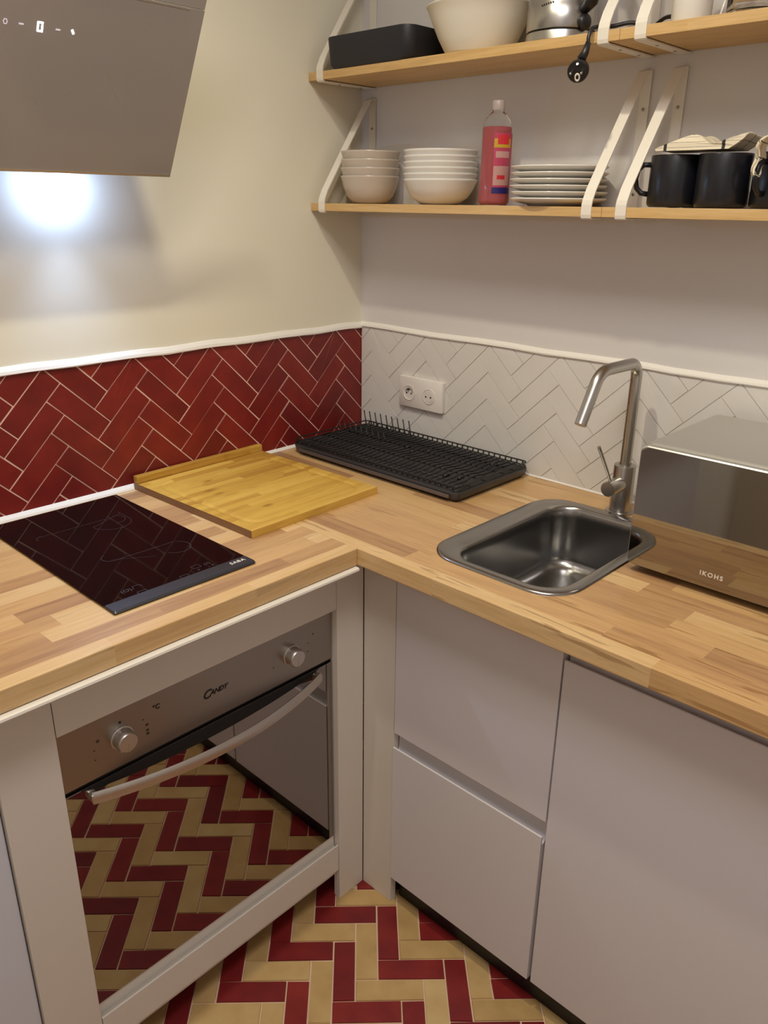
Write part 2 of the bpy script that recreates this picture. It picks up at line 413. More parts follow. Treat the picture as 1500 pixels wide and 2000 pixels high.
# joint ledge over the tiles, bead along the worktop
def ledge(name, axis, a, b, z0, z1, dep):
    mb = MB(); sg = 1 if axis == 1 else -1
    prof = [(0, z0), (sg*dep*.9, z0), (sg*dep, z0+.002), (sg*dep*.85, z0+(z1-z0)*.45), (sg*dep*.3, z1-.001), (0, z1)]
    n = 60; loops = []
    R = random.Random(name)
    for k in range(n+1):
        t = a+(b-a)*k/n; dz = .0012*math.sin(k*.9)+R.uniform(-.0006, .0006)
        L = []
        for p, z in prof:
            zz = z+(dz if z > z0+.003 or z <= z0 else 0)
            L.append((p, t, zz) if axis == 1 else (t, p, zz))
        loops.append(L)
    mb.loft(loops, True, True, smooth=False)
    return structure(mb.build(name, M_trim))
ledge('trim_1', 1, -1.9, -.001, 1.242, 1.2585, .0095)
ledge('trim_2', 0, .001, RX-.01, 1.2455, 1.2585, .008)
structure(MB().extr([(.001, H+.0005), (.013, H+.0005), (.011, H+.005), (.005, H+.011), (.001, H+.012)], 1, -1.9, -.62).build('trim_3', M_trim))
structure(MB().extr([(.001, H+.0005), (.010, H+.0005), (.004, H+.006), (.001, H+.008)], 1, -.62, -.001).build('trim_4', M_trim))
structure(MB().extr([(-.001, H+.0005), (-.007, H+.0005), (-.001, H+.006)], 0, .012, RX-.01).build('trim_5', M_trim))

# ---------------------------------------------------------------- worktops
def rounded_slab(mb, loops_outer, holes, z0, z1):
    bm = bmesh.new(); es = []
    for L in [loops_outer]+holes:
        vs = [bm.verts.new((p[0], p[1], z1)) for p in L]
        for k in range(len(vs)): es.append(bm.edges.new((vs[k], vs[(k+1) % len(vs)])))
    bmesh.ops.triangle_fill(bm, edges=es, use_beauty=True)
    r = bmesh.ops.extrude_face_region(bm, geom=list(bm.faces))
    for v in [g for g in r['geom'] if isinstance(g, bmesh.types.BMVert)]: v.co.z = z0
    mb.join(bm)
SK = dict(x0=.717, x1=1.030, y0=-.551, y1=-.100)
mb = MB()
hole = rrect(SK['x0']+.018, SK['x1']-.018, SK['y0']+.016, SK['y1']-.014, .06, H)
rounded_slab(mb, [(0.001, -.001), (0.001, -DR), (2.6, -DR), (2.6, -.001)], [hole[::-1]], H-TH, H)
o = mb.build('worktop', M_woodX); tag(o, 'butcher block wood worktop holding the sink and the microwave', 'worktop')
bv = o.modifiers.new('b', 'BEVEL'); bv.width = .0018; bv.segments = 2; bv.limit_method = 'ANGLE'; bv.angle_limit = math.radians(60)
o = MB().box((0.001, -1.9, H-TH), (DL, -DR-.0006, H), .0018).build('worktop', M_woodY)
tag(o, 'butcher block wood worktop over the oven, holding the black hob', 'worktop')

# ---------------------------------------------------------------- fronts with a J pull along the top
def jfront(mb, axis, a, b, z0, zlip, ztop, face, back):
    """front panel extruded along axis (0: faces -y, 1: faces +x)"""
    s = 1 if axis == 1 else -1
    D = abs(face-back)
    P = lambda d, z: (face-s*d, z)
    pr = [P(0, z0), P(0, zlip-.001), P(.001, zlip), P(.003, zlip), P(.0045, zlip-.003)]
    for k in range(7):
        a_ = PI*k/12
        pr.append(P(.005+(D-.006)*math.sin(a_)*.95, zlip-.016-.006*math.cos(a_)+(.01)*(k/6)))
    pr += [P(D-.0005, ztop-.004), P(D, ztop), P(D+.002, ztop), P(D+.002, z0)]
    mb.extr(pr, axis, a, b)
    return mb

# ---------------------------------------------------------------- cabinets on the right run
cab = thing('base_cabinet', (.855, -.3, 0), 'white two drawer base cabinet in the corner, left of the sink door', 'cabinet')
def into(o): o.location = Vector(o.location)-Vector((.855, -.3, 0)); return o
mb = MB()
mb.box((.658, YF+.024, .08), (.674, -.06, H-TH-.002)); mb.box((1.034, YF+.024, .08), (1.049, -.06, H-TH-.002))
mb.box((.6745, YF+.024, .08), (1.0335, -.06, .096)); mb.box((.6745, -.075, .0965), (1.0335, -.06, .60))
mb.box((.6745, YF+.0205, H-TH-.045), (1.0335, YF+.0250, H-TH-.002))
into(mb.build('carcass', M_lac, cab))
into(MB().box((XG+.001, YF+.001, 0), (.6565, YF+.019, H-TH-.001), .0008).build('filler_panel', M_lac, cab))
f1 = into(jfront(MB(), 0, .6595, 1.0475, .4905, .878, .895, YF, YF+.020).build('drawer_front', M_front, cab, sharp=30))
f2 = into(jfront(MB(), 0, .658, 1.0435, .0793, .4524, .4885, YF-.0015, YF+.020).build('drawer_front', M_front, cab, sharp=30))
cab2 = thing('base_cabinet', (1.4, -.3, 0), 'white sink base cabinet with one wide plain door at the right', 'cabinet')
def into2(o): o.location = Vector(o.location)-Vector((1.4, -.3, 0)); return o
mb = MB()
mb.box((1.0505, YF+.024, .08), (1.0655, -.06, H-TH-.002)); mb.box((1.634, YF+.024, .08), (1.649, -.06, H-TH-.002))
mb.box((1.066, YF+.024, .08), (1.6335, -.06, .096))
mb.box((1.066, YF+.0235, H-TH-.030), (1.6335, YF+.04, H-TH-.002))
into2(mb.build('carcass', M_lac, cab2))
into2(jfront(MB(), 0, 1.0515, 1.648, .0793, .8440, .893, YF, YF+.020).build('door', M_front, cab2, sharp=30))
cab3 = thing('base_cabinet', (2.1, -.3, 0), 'white base cabinet beyond the right edge of the sink door', 'cabinet')
mb = MB().box((1.65, YF+.021, .08), (2.6, -.06, H-TH-.002)); o = mb.build('carcass', M_lac, cab3); o.location = (-2.1, .3, 0)
o = jfront(MB(), 0, 1.652, 2.598, .0793, .8440, .893, YF, YF+.018).build('door', M_front, cab3, sharp=30); o.location = (-2.1, .3, 0)
tag(MB().box((.658, -.522, 0), (2.6, -.506, .078)).build('plinth', M_black), 'black plinth recessed under the white drawer fronts', 'plinth')

# ---------------------------------------------------------------- oven housing and oven
hs = thing('oven_housing', (.3, -.93, 0), 'white wooden surround framing the built-in oven under the hob', 'cabinet')
def inh(o): o.location = Vector(o.location)-Vector((.3, -.93, 0)); return o
HB = H-TH-.0015
inh(MB().box((XG-.019, O0+.002, 0), (XG, YF, HB-.0115), .0008).build('post', M_lac, hs))
inh(MB().box((XG-.019, -1.325, 0), (XG, O1-.003, HB-.0115), .0008).build('post', M_lac, hs))
inh(MB().box((XG-.019, O1-.0015, OZ+.595+.005), (XG, O0+.001, HB-.0115), .0008).build('top_panel', M_lac, hs))
inh(MB().extr([(.45, HB-.011), (DL-.001, HB-.011), (DL+.008, HB-.009), (DL+.0105, HB-.005), (DL+.0095, HB-.0015), (DL+.006, HB), (.45, HB)], 1, -1.88, -DR-.004, smooth=False).build('batten', M_lac, hs))
inh(jfront(MB(), 1, O1-.0015, O0-.001, .092, .1665, .186, XG, XG-.017).build('drawer_front', M_lac, hs, sharp=30))
inh(MB().box((.05, -1.25, .002), (.07, YF-.09, .85)).build('back_panel', M_lac, hs))
mb = MB(); mb.box((.08, O1-.020, .06), (XG-.0195, O1-.004, .875)); mb.box((.08, O0+.003, .06), (XG-.0195, O0+.018, .875))
mb.box((.08, O1-.0035, .06), (XG-.02, O0+.0025, .085)); inh(mb.build('carcass', M_lac, hs))
tag(MB().box((.06, -1.9, .002), (XG-.008, -1.327, HB-.0115), .003).build('side_cabinet', M_fridge), 'cool white panel at the lower left, beside the oven surround post', 'cabinet')

ov = thing('built_in_oven', (.3, -.93, OZ), 'stainless built-in electric oven with mirrored glass door', 'oven')
def ino(o): o.location = Vector(o.location)-Vector((.3, -.93, OZ)); return o
ino(MB().box((.10, O1+.02, OZ+.01), (XF-.022, O0-.02, OZ+.575), .003).build('body', M_dark, ov))
PZ = OZ+.4795
cp = MB().box((XF-.02, O1+.001, PZ), (XF, O0-.001, OZ+.5945), .0015); cp = ino(cp.build('control_panel', M_oven, ov))
MB().box((XF-.021, O1+.001, PZ-.0075), (XF-.006, O0-.001, PZ-.0005)).build('gap_strip', M_dark, cp)
dr = ino(MB().box((XF-.02, O1+.001, OZ), (XF, O0-.001, PZ-.008), .0012).build('door', M_mirror, ov))
# knobs
def knob(y, z):
    mb = MB(); mb.lathe([(.0215, 0), (.0215, .003), (.0195, .004), (.0185, .021), (.0165, .0235), (0, .0240)], 40)
    mb.box((-.0008, -.0010, .0235), (.0168, .0010, .0245))
    mb.xf(Matrix.Translation((XF, y, z)) @ Matrix.Rotation(PI/2, 4, 'Y'))
    return ino(mb.build('knob', M_satin, ov, sharp=40))
knob(-1.118, .7225); knob(-.7445, .7225)
# handle: bowed flat bar on two feet
n = 28; loops = []; ya, yb = -1.186, -.674
for k in range(n+1):
    t = k/n; y = ya+(yb-ya)*t; bow = XF+.010+.042*(1-(2*t-1)**2); zc = .640-.004*(1-(2*t-1)**2)
    hh = .0120; th = .0045
    loops.append([(bow-th, y, zc-hh*.8), (bow, y, zc-hh), (bow+th*.6, y, zc-hh*.3), (bow+th*.6, y, zc+hh*.5), (bow-th*.2, y, zc+hh), (bow-th, y, zc+hh*.8)])
mb = MB(); mb.loft(loops, True, True, smooth=True)
for y in (ya+.004, yb-.004): mb.box((XF-.0005, y-.006, .633), (XF+.0125, y+.006, .648), .001)
hd = mb.build('handle', M_satin, dr, sharp=50)
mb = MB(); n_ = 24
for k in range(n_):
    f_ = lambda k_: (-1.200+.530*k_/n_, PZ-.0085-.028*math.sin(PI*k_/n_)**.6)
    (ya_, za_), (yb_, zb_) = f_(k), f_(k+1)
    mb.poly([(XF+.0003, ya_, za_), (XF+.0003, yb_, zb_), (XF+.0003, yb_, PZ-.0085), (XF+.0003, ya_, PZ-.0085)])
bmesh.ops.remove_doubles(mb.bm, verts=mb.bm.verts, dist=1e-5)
mb.build('vent_shadow_band', M_dark, dr)  # dark band painted on the door glass in place of vent shadow
# print on the panel
mb = MB(); X = XF+.0002; uy_, uz_ = (0, 1, 0), (0, 0, 1)
text_mesh(mb, 'C', .0245, (X, -.9475, .7235), uy_, uz_, .0004, shear=.35, bold=.0006)
text_mesh(mb, 'ANDY', .0138, (X, -.9205, .7235), uy_, uz_, .0004, shear=.4, bold=.0004, spacing=.95)
mb.build('logo', M_ink, cp); mb = MB()
text_mesh(mb, '°C', .013, (X, -1.049, .7485), uy_, uz_, .0003, bold=.0003)
mb.build('symbol', M_ink, cp); mb = MB()
text_mesh(mb, '•', .02, (X, -1.118, .7515), uy_, uz_, .0003)
mb.build('symbol', M_ink, cp); mb = MB()
for (y, z, s_) in ((-1.160, .7375, 'o'), (-1.168, .7225, '-'), (-1.168, .704, '-'), (-1.076, .737, '-'), (-1.070, .7225, '='), (-1.070, .7115, '='), (-1.070, .7045, '='), (-.686, .746, '•'), (-.700, .7315, '-'), (-.790, .713, '-'), (-.700, .712, '-')):
    text_mesh(mb, s_, .011, (X, y, z), uy_, uz_, .0003, bold=.0002); mb.build('symbol', M_ink, cp); mb = MB()

# ---------------------------------------------------------------- hob
hx0, hx1, hy0, hy1 = .0270, .5385, -1.0985, -.8115
hb = thing('hob', ((hx0+hx1)/2, (hy0+hy1)/2, H), 'black two zone glass hob set in the worktop beside the bamboo board', 'hob')
def inb(o): o.location = Vector(o.location)-Vector(((hx0+hx1)/2, (hy0+hy1)/2, H)); return o
mb = MB(); mb.loft([rrect(hx0+.003, hx1-.003, hy0+.003, hy1-.003, .004, H+.0002, 3), rrect(hx0, hx1-.034, hy0, hy1, .003, H+.0045, 3), rrect(hx0+.0008, hx1-.0345, hy0+.0008, hy1-.0008, .003, H+.0055, 3)], True, True, smooth=False)
glass = inb(mb.build('glass_plate', M_hob, hb))
mb = MB(); mb.loft([rrect(hx1-.0338, hx1-.002, hy0+.001, hy1-.001, .003, H+.0003, 3), rrect(hx1-.0338, hx1, hy0, hy1, .003, H+.0035, 3), rrect(hx1-.0338, hx1-.0035, hy0+.001, hy1-.001, .003, H+.0062, 3)], True, True, smooth=False)
tr = inb(mb.build('front_trim', M_hobtrim, hb))
mb = MB(); zt = H+.00635
text_mesh(mb, 'SABA', .0125, (.5175, -.8385, H+.0062), (0, 1, 0), (-1, 0, 0), .0003, bold=.0002, spacing=1.15)
mb.build('print', M_wht, tr)
mb = MB(); zg = H+.00552
def line2(pts, wd=.0009, closed=False):
    n_ = len(pts)
    for k in range(n_ if closed else n_-1):
        a = Vector(pts[k]); b = Vector(pts[(k+1) % n_]); d_ = (b-a); d_.normalize(); nn = Vector((-d_.y, d_.x))*wd/2
        mb.poly([(a.x-nn.x, a.y-nn.y, zg), (b.x-nn.x, b.y-nn.y, zg), (b.x+nn.x, b.y+nn.y, zg), (a.x+nn.x, a.y+nn.y, zg)])
def arcpts(cx, cy, r, a0, a1, n_=14): return [(cx+r*math.cos(a0+(a1-a0)*k/n_), cy+r*math.sin(a0+(a1-a0)*k/n_)) for k in range(n_+1)]
def flush(nm):
    global mb
    mb.build(nm, M_hobline, glass); mb = MB()
# each cooking zone is drawn as a half open stadium
line2(arcpts(.175, -.905, .040, -PI/2, PI/2)[::-1]+[(.140, -.865)], .0008)
line2([(.175, -.865), (.13, -.865)], .0008)
line2([(.150, -1.045)]+[(.150, -.90)], .0009)
line2(arcpts(.160, -1.040, .014, PI, PI*1.6, 6), .0009)
line2(arcpts(.165, -.892, .022, -PI*.1, PI*.9, 10), .0009)
flush('zone_marking')
line2([(.352, -.993), (.352, -.87)], .0009)
line2(arcpts(.335, -.993, .018, -PI*.9, 0, 8), .0009)
line2(arcpts(.378, -.880, .028, -PI*.35, PI*.85, 12), .0009)
line2([(.388, -.93), (.345, -1.0)], .0005)
flush('zone_marking')
for (cx_, cy_) in ((.503, -1.0262), (.5014, -.9411), (.4806, -.9044)):
    line2([(cx_-.006, cy_-.008), (cx_+.006, cy_-.008), (cx_+.006, cy_+.008), (cx_-.006, cy_+.008)], .0008, True); flush('touch_symbol')
line2([(.4784+.005, -1.032), (.4784-.006, -1.029), (.4784-.006, -1.016), (.4784+.004, -1.014)], .0008)
flush('touch_symbol')
text_mesh(mb, '(O)', .014, (.480, -1.0445, zg), (0, 1, 0), (-1, 0, 0), .0002); flush('touch_symbol')
text_mesh(mb, '(•)', .013, (.4833, -.8829, zg), (0, 1, 0), (-1, 0, 0), .0002); flush('touch_symbol')
text_mesh(mb, '- +', .013, (.4966, -.8821, zg), (0, 1, 0), (-1, 0, 0), .0002)
flush('touch_symbol')
text_mesh(mb, 'o', .010, (.4948, -.9086, zg), (0, 1, 0), (-1, 0, 0), .0002)
flush('touch_symbol')

# ---------------------------------------------------------------- bamboo board
bd = thing('cutting_board', (.012, -.757, H), 'bamboo cutting board with juice groove and raised back lip', 'cutting board', rz=.028)
BL, BW = .427, .372
mb = MB()
NX, NY = 100, 90
def bz(x, y):
    z = .0168
    # groove: rounded rectangle distance
    cx_, cy_ = (.055+BL-.026)/2, BW/2; hx, hy, rr = (BL-.026-.055)/2, BW/2-.028, .035
    dx, dy = abs(x-cx_)-(hx-rr), abs(y-cy_)-(hy-rr)
    dd = math.hypot(max(dx, 0), max(dy, 0))+min(max(dx, dy), 0)-rr
    if abs(dd) < .006: z -= .0028*(1-(dd/.006)**2)
    return z
V = [[mb.bm.verts.new((BL*i/NX, BW*j/NY, bz(BL*i/NX, BW*j/NY))) for j in range(NY+1)] for i in range(NX+1)]
for i in range(NX):
    for j in range(NY):
        f = mb.bm.faces.new((V[i][j], V[i+1][j], V[i+1][j+1], V[i][j+1])); f.smooth = True
border = [V[i][0] for i in range(NX+1)]+[V[NX][j] for j in range(1, NY+1)]+[V[i][NY] for i in range(NX-1, -1, -1)]+[V[0][j] for j in range(NY-1, 0, -1)]
low = [mb.bm.verts.new((v.co.x, v.co.y, .0004)) for v in border]
for k in range(len(border)):
    k2 = (k+1) % len(border); f = mb.bm.faces.new((border[k], border[k2], low[k2], low[k]))
    x_ = (border[k].co.x+border[k2].co.x)/2; f.material_index = 1 if .001 < x_ < BL-.001 else 0
mb.bm.faces.new(low)
mb.build('slab', [M_bamboo, M_bambooE], bd, sharp=40)
MB().box((0, 0, .0172), (.016, BW, .034), .0015).build('back_lip', M_bamboo, bd)

# ---------------------------------------------------------------- dish rack
rk = thing('dish_rack', (.32, -.155, H), 'black wire dish drainer on a black tray in the worktop corner', 'dish rack')
def inr(o): o.location = Vector(o.location)-Vector((.32, -.155, H)); return o
rx0, rx1, ry0, ry1 = .040, .606, -.300, -.018
mb = MB()
Ls = [rrect(rx0+.012, rx1-.012, ry0+.010, ry1-.006, .012, H+.0006, 4), rrect(rx0+.003, rx1-.003, ry0+.003, ry1, .014, H+.010, 4), rrect(rx0, rx1, ry0, ry1, .014, H+.024, 4),
      rrect(rx0+.001, rx1-.001, ry0+.001, ry1-.001, .013, H+.026, 4), rrect(rx0+.006, rx1-.03, ry0+.006, ry1-.006, .012, H+.0220, 4), rrect(rx0+.012, rx1-.036, ry0+.012, ry1-.012, .012, H+.006, 4)]
mb.loft(Ls, True, True)
inr(mb.build('tray', M_rackt, rk, sharp=50))
mb = MB(); mb.box((rx0+.03, ry0-.0045, H+.010), (rx1-.022, ry0-.0005, H+.019), .0015); inr(mb.build('front_bar', new_mat('worn_grey_bar', srgb(110, 100, 96), .4, .5), rk))
mb = MB()
zt_, zb_ = H+.039, H+.029
T = rrect(rx0+.002, rx1-.004, ry0+.004, ry1-.002, .012, zt_, 4); B_ = [(p[0], p[1], zb_) for p in T]
mb.tube(T+[T[0]], .0018, 6); mb.tube(B_+[B_[0]], .0016, 6)
nw = 32
for k in range(nw):
    x = rx0+.014+(rx1-rx0-.032)*k/(nw-1)
    yA, yB = ry0+.004, ry1-.002
    pts = [(x, yA, zt_+.001), (x, yA+.001, zb_+.002)]
    for m_ in range(1, 12):
        y = yA+(yB-yA)*m_/12
        pts.append((x, y, zb_+.002+(.004 if m_ in (4, 5, 8, 9) else 0)))
    pts += [(x, yB-.001, zb_+.002), (x, yB, zt_+.001)]
    mb.tube(pts, .0022, 6)
for y in (-.245, -.19, -.115, -.075): mb.tube([(rx0+.004, y, zb_+.0005), (rx1-.006, y, zb_+.0005)], .0017, 6)
inr(mb.build('wire_grid', M_rack, rk))
for k in range(9):
    x = .036+.0217*k
    for (y, zz) in ((-.026, .070), (-.128, .060)):
        mb = MB(); mb.tube([(x+.012, y, zb_+.001), (x+.010, y, H+.036), (x+(.002 if y > -.1 else .001), y, H+zz)], .0016, 6)
        inr(mb.build('prong', M_rack, rk))
for (x, y) in ((.30, -.130), (.335, -.150), (.36, -.115), (.52, -.24), (.545, -.09), (.555, -.23)):
    mb = MB(); mb.tube([(x, y-.005, H+.034), (x+.002, y+.012, H+.036)], [.003, .0042], 8); inr(mb.build('clip', M_black, rk))

# ---------------------------------------------------------------- sink
sk = thing('kitchen_sink', (.873, -.325, H), 'stainless steel inset sink with rounded bowl in the wood worktop', 'sink')
def ins(o): o.location = Vector(o.location)-Vector((.873, -.325, H)); return o
mb = MB()
ix0, ix1, iy0, iy1 = .764, 1.004, -.525, -.127
N_ = 10
Ls = [rrect(SK['x0'], SK['x1'], SK['y0'], SK['y1'], .075, H+.0005, N_), rrect(SK['x0']+.0005, SK['x1']-.0005, SK['y0']+.0005, SK['y1']-.0005, .075, H+.003, N_),
      rrect(SK['x0']+.004, SK['x1']-.004, SK['y0']+.004, SK['y1']-.004, .072, H+.0045, N_),
      rrect(ix0-.004, ix1+.004, iy0-.004, iy1+.004, .062, H+.0038, N_), rrect(ix0, ix1, iy0, iy1, .06, H+.001, N_), rrect(ix0+.003, ix1-.003, iy0+.003, iy1-.003, .058, H-.006, N_)]
dz = .142
for k in range(1, 6): Ls.append(rrect(ix0+.003+.006*k/5, ix1-.003-.006*k/5, iy0+.003+.006*k/5, iy1-.003-.006*k/5, .057, H-.006-(dz-.035)*k/5, N_))
for k in range(1, 7):
    a_ = PI/2*k/6; i_ = .009+.028*(1-math.cos(a_)); Ls.append(rrect(ix0+i_, ix1-i_, iy0+i_, iy1-i_, max(.03, .057-i_*.5), H-dz+.029-.028*math.sin(a_), N_))
for k in (.6, .9): 
    cx_, cy_ = (ix0+ix1)/2, (iy0+iy1)/2
    Ls.append([(cx_+(p[0]-cx_)*(1-k), cy_+(p[1]-cy_)*(1-k), H-dz-.003*k) for p in Ls[-1 if k == .6 else -2]])
mb.loft(Ls, False, True)
ins(mb.build('bowl', M_sink, sk, sharp=60))
mb = MB(); mb.lathe([(.040, .0), (.040, .002), (.036, .003), (.033, -.0005), (.020, -.002), (.019, .001), (0, .0015)], 40, (.884, -.326, H-dz+.0005))
ins(mb.build('drain', M_steel, sk))

# ---------------------------------------------------------------- faucet
FX, FY = .884, -.074
fc = thing('kitchen_faucet', (FX, FY, H), 'brushed steel single lever faucet with bent spout behind the sink', 'faucet')
mb = MB(); mb.lathe([(.030, .0005), (.030, .003), (.0235, .0045), (.0235, .106), (.0228, .108), (.0125, .109), (.0125, .112)], 48)
mb.build('base', M_steel, fc, sharp=40)
path = [(0, 0, .105), (0, 0, .300)]
def bend(c, r, a0, a1, n_=10): return [(0, c[0]+r*math.cos(a0+(a1-a0)*k/n_), c[1]+r*math.sin(a0+(a1-a0)*k/n_)) for k in range(n_+1)]
path += bend((-.030, .300), .030, 0, PI/2+.0)
path += [(0, -.120, .331)]
path += bend((-.128, .283), .0475, PI/2+.05, PI-.45, 9)
e = path[-1]; path += [(0, -.2105, .235)]
mb = MB(); mb.tube(path, .0118, 20)
mb.build('spout', M_steel, fc, sharp=50)
mb = MB(); mb.lathe([(.0165, 0), (.0165, .052), (.0155, .0535), (0, .054)], 32)
mb.xf(Matrix.Translation((0, -.015, .068)) @ Matrix.Rotation(PI/2, 4, 'X')); mb.build('handle_hub', M_steel, fc, sharp=40)
mb = MB(); mb.tube([(0, -.058, .082), (-.001, -.080, .115), (-.002, -.122, .172)], [.0032, .0034, .0038], 12); mb.build('lever', M_steel, fc, sharp=50)

# ---------------------------------------------------------------- microwave
mw = thing('microwave_oven', (1.27, -.19, H), 'silver microwave with bronze mirrored door at the worktop right end', 'microwave')
def inm(o): o.location = Vector(o.location)-Vector((1.27, -.19, H)); return o
mx0, mx1 = 1.040, 1.500; mz0, mz1 = H+.015, H+.245
mb = MB(); yb_ = -.045
def rz_rect(x0, x1, z0, z1, r, y, n_=5): return [(a, y, b) for a, b, _ in rrect(x0, x1, z0, z1, r, 0, n_)]
mb.loft([rz_rect(mx0, mx1, mz0+.003, mz1, .014, -.326), rz_rect(mx0, mx1, mz0+.003, mz1, .014, yb_)], True, True)
inm(mb.build('casing', M_mwbody, mw, sharp=40))
mb = MB(); D = -.3435
mb.loft([rz_rect(mx0+.001, mx1-.001, mz0+.001, mz1-.005, .013, -.3262), rz_rect(mx0, mx1, mz0, mz1-.004, .013, -.330), rz_rect(mx0, mx1, mz0, mz1-.004, .013, D+.002), rz_rect(mx0+.002, mx1-.002, mz0+.002, mz1-.006, .012, D)], True, True)
dm = inm(mb.build('door_frame', M_mwbody, mw, sharp=40))
mb = MB(); mb.loft([rz_rect(mx0+.0022, mx1-.0022, mz0+.0022, mz1-.0065, .011, D-.0002), rz_rect(mx0+.0022, mx1-.0022, mz0+.0022, mz1-.0065, .011, D-.0010)], True, True)
mg = mb.build('glass', M_mwglass, dm, sharp=40)
mb = MB(); text_mesh(mb, 'IKOHS', .0115, (1.1965, D-.0012, mz0+.0255), (1, 0, 0), (0, 0, 1), .0004, spacing=1.3, bold=.0003)
inm(mb.build('print', M_wht, mw))
for (x, y) in ((mx0+.035, -.30), (mx1-.035, -.30), (mx0+.035, -.08), (mx1-.035, -.08)):
    mb = MB(); mb.lathe([(.013, .0005), (.015, .004), (.015, .0178), (0, .0178)], 20, (x, y, H)); inm(mb.build('foot', M_black, mw))
inm(MB().box((mx0+.004, -.322, H+.009), (mx1-.004, -.06, H+.0178), .001).build('underside', M_dark, mw))

# ---------------------------------------------------------------- wall socket
so = thing('wall_socket', (.2415, -.004, 1.09), 'white double power socket on the white tiles above the dish rack', 'socket')
mb = MB()
def xz(L, y): return [(a, y, b) for a, b, _ in L]
mb.loft([xz(rrect(-.0775, .0775, -.0425, .0425, .004, 0, 4), -.0001), xz(rrect(-.0775, .0775, -.0425, .0425, .004, 0, 4), -.009), xz(rrect(-.0755, .0755, -.0405, .0405, .004, 0, 4), -.0112)], True, True)
pl_ = mb.build('plate', M_sock, so, sharp=40); pl_.rotation_euler[1] = -.0
for cx_, shut in ((-.0405, 0), (.0305, 1)):
    mb = MB()
    if not shut: mb.lathe([(.0205, 0), (.0215, .0012), (.0195, .0016), (.0188, .0004), (.0175, .0002)], 36); mb.lathe([(.0175, .0004), (.0172, .0001), (0, .0001)], 36)
    else: mb.lathe([(.0215, 0), (.0215, .0014), (.0185, .0018), (.0180, .0006), (.0165, .0006), (.0160, .0018), (0, .0018)], 36)
    mb.xf(Matrix.Translation((cx_, -.0112, -.002)) @ Matrix.Rotation(PI/2, 4, 'X'))
    sr = mb.build('outlet', M_sock, so, sharp=40)
    mb = MB(); y = -.0118 if not shut else -.0132
    for px_ in (-.0085, .0085): mb.lathe([(.0024, 0), (.0024, .0004), (0, .0004)], 14, (cx_+px_, 0, 0))
    if not shut: mb.lathe([(.0024, 0), (.0024, .006), (0, .0065)], 14, (cx_, .010, 0))
    mb.xf(Matrix.Translation((0, y, -.003)) @ Matrix.Rotation(PI/2, 4, 'X'))
    mb.build('pin_holes', M_ink, sr)
    if not shut:
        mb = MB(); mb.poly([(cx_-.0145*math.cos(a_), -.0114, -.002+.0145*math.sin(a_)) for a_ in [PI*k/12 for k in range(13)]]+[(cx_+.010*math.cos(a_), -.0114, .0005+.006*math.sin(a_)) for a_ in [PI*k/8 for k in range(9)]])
        mb.build('recess_shade', new_mat('socket_recess_shade', srgb(150, 140, 128), .6), sr)  # darker crescent paints the shade at the top of the socket recess

# ---------------------------------------------------------------- hood
GB, GT = Vector((.158, 0, 1.6145)), Vector((.3078, 0, 1.8780))     # bottom and upper edge of the slanted glass, in x and z
gd = (GT-GB).normalized(); gn = Vector((gd.z, 0, -gd.x))              # outward and slightly down
hy_r, hy_l = -.6900, -1.2900
hd_ = thing('range_hood', (0, -1.03, 1.74), 'grey slanted glass range hood with lit display over the hob', 'range hood')
def inhd(o): o.location = Vector(o.location)-Vector((0, -1.03, 1.74)); return o
mb = MB()
def gp(t, dd): p = GB+gd*t+gn*dd; return (p.x, p.z)
LG = (GT-GB).length
mb.extr([gp(0, 0), gp(LG, 0), gp(LG, -.006), gp(0, -.006)], 1, hy_l, hy_r)
gl = inhd(mb.build('glass_panel', M_hood, hd_))
mb = MB(); mb.extr([gp(LG+.0012, -.001), gp(LG+.26, -.001), gp(LG+.26, -.007), gp(LG+.0012, -.007)], 1, hy_l, hy_r); inhd(mb.build('upper_glass_panel', M_hood, hd_))
mb = MB(); mb.extr([gp(.001, .0001), gp(.005, .0001), gp(.005, .0010), gp(.001, .0010)], 1, hy_l+.001, hy_r-.001)
mb.extr([gp(LG-.003, .0001), gp(LG-.0005, .0001), gp(LG-.0005, .0008), gp(LG-.003, .0008)], 1, hy_l+.001, hy_r-.03)
inhd(mb.build('edge_trim', M_satin, hd_))
mb = MB(); mb.extr([(.002, 1.6200), (.116, 1.6200), (.125, 1.640), gp(.07, -.008), gp(LG+.20, -.008), (.002, 2.05)], 1, -1.19, -.795)
inhd(mb.build('body', M_hoodb, hd_))
mb = MB(); mb.lathe([(.026, -.0003), (.026, -.0022), (.022, -.003), (0, -.003)], 32, (HOOD_LED[0], HOOD_LED[1], 1.6202))
inhd(mb.build('lamp_ring', M_satin, hd_))
# display
mb = MB(); mbd = MB()
def on_glass(y, t): p = GB+gd*t+gn*.0004; return (p.x, y, p.z)
T0 = (Vector((.2745, 0, 1.8190))-GB).dot(gd)
def seg(mb_, y0, t0, y1, t1, wd):
    a = Vector((y0, t0)); b = Vector((y1, t1)); d_ = (b-a).normalized(); nn = Vector((-d_.y, d_.x))*wd/2; d_ = d_*wd*.4
    mb_.poly([on_glass(*(a-nn-d_)), on_glass(*(b-nn+d_)), on_glass(*(b+nn+d_)), on_glass(*(a+nn-d_))])
c_, wz, hz = -.9739, .0034, .0062
for (y0, t0, y1, t1) in ((-wz, hz, wz, hz), (wz, hz, wz, 0), (wz, 0, wz, -hz), (wz, -hz, -wz, -hz), (-wz, -hz, -wz, 0), (-wz, 0, -wz, hz)):
    seg(mb, c_+y0, T0+t0, c_+y1, T0+t1, .0026)
inhd(mb.build('display_digit', M_led, hd_))
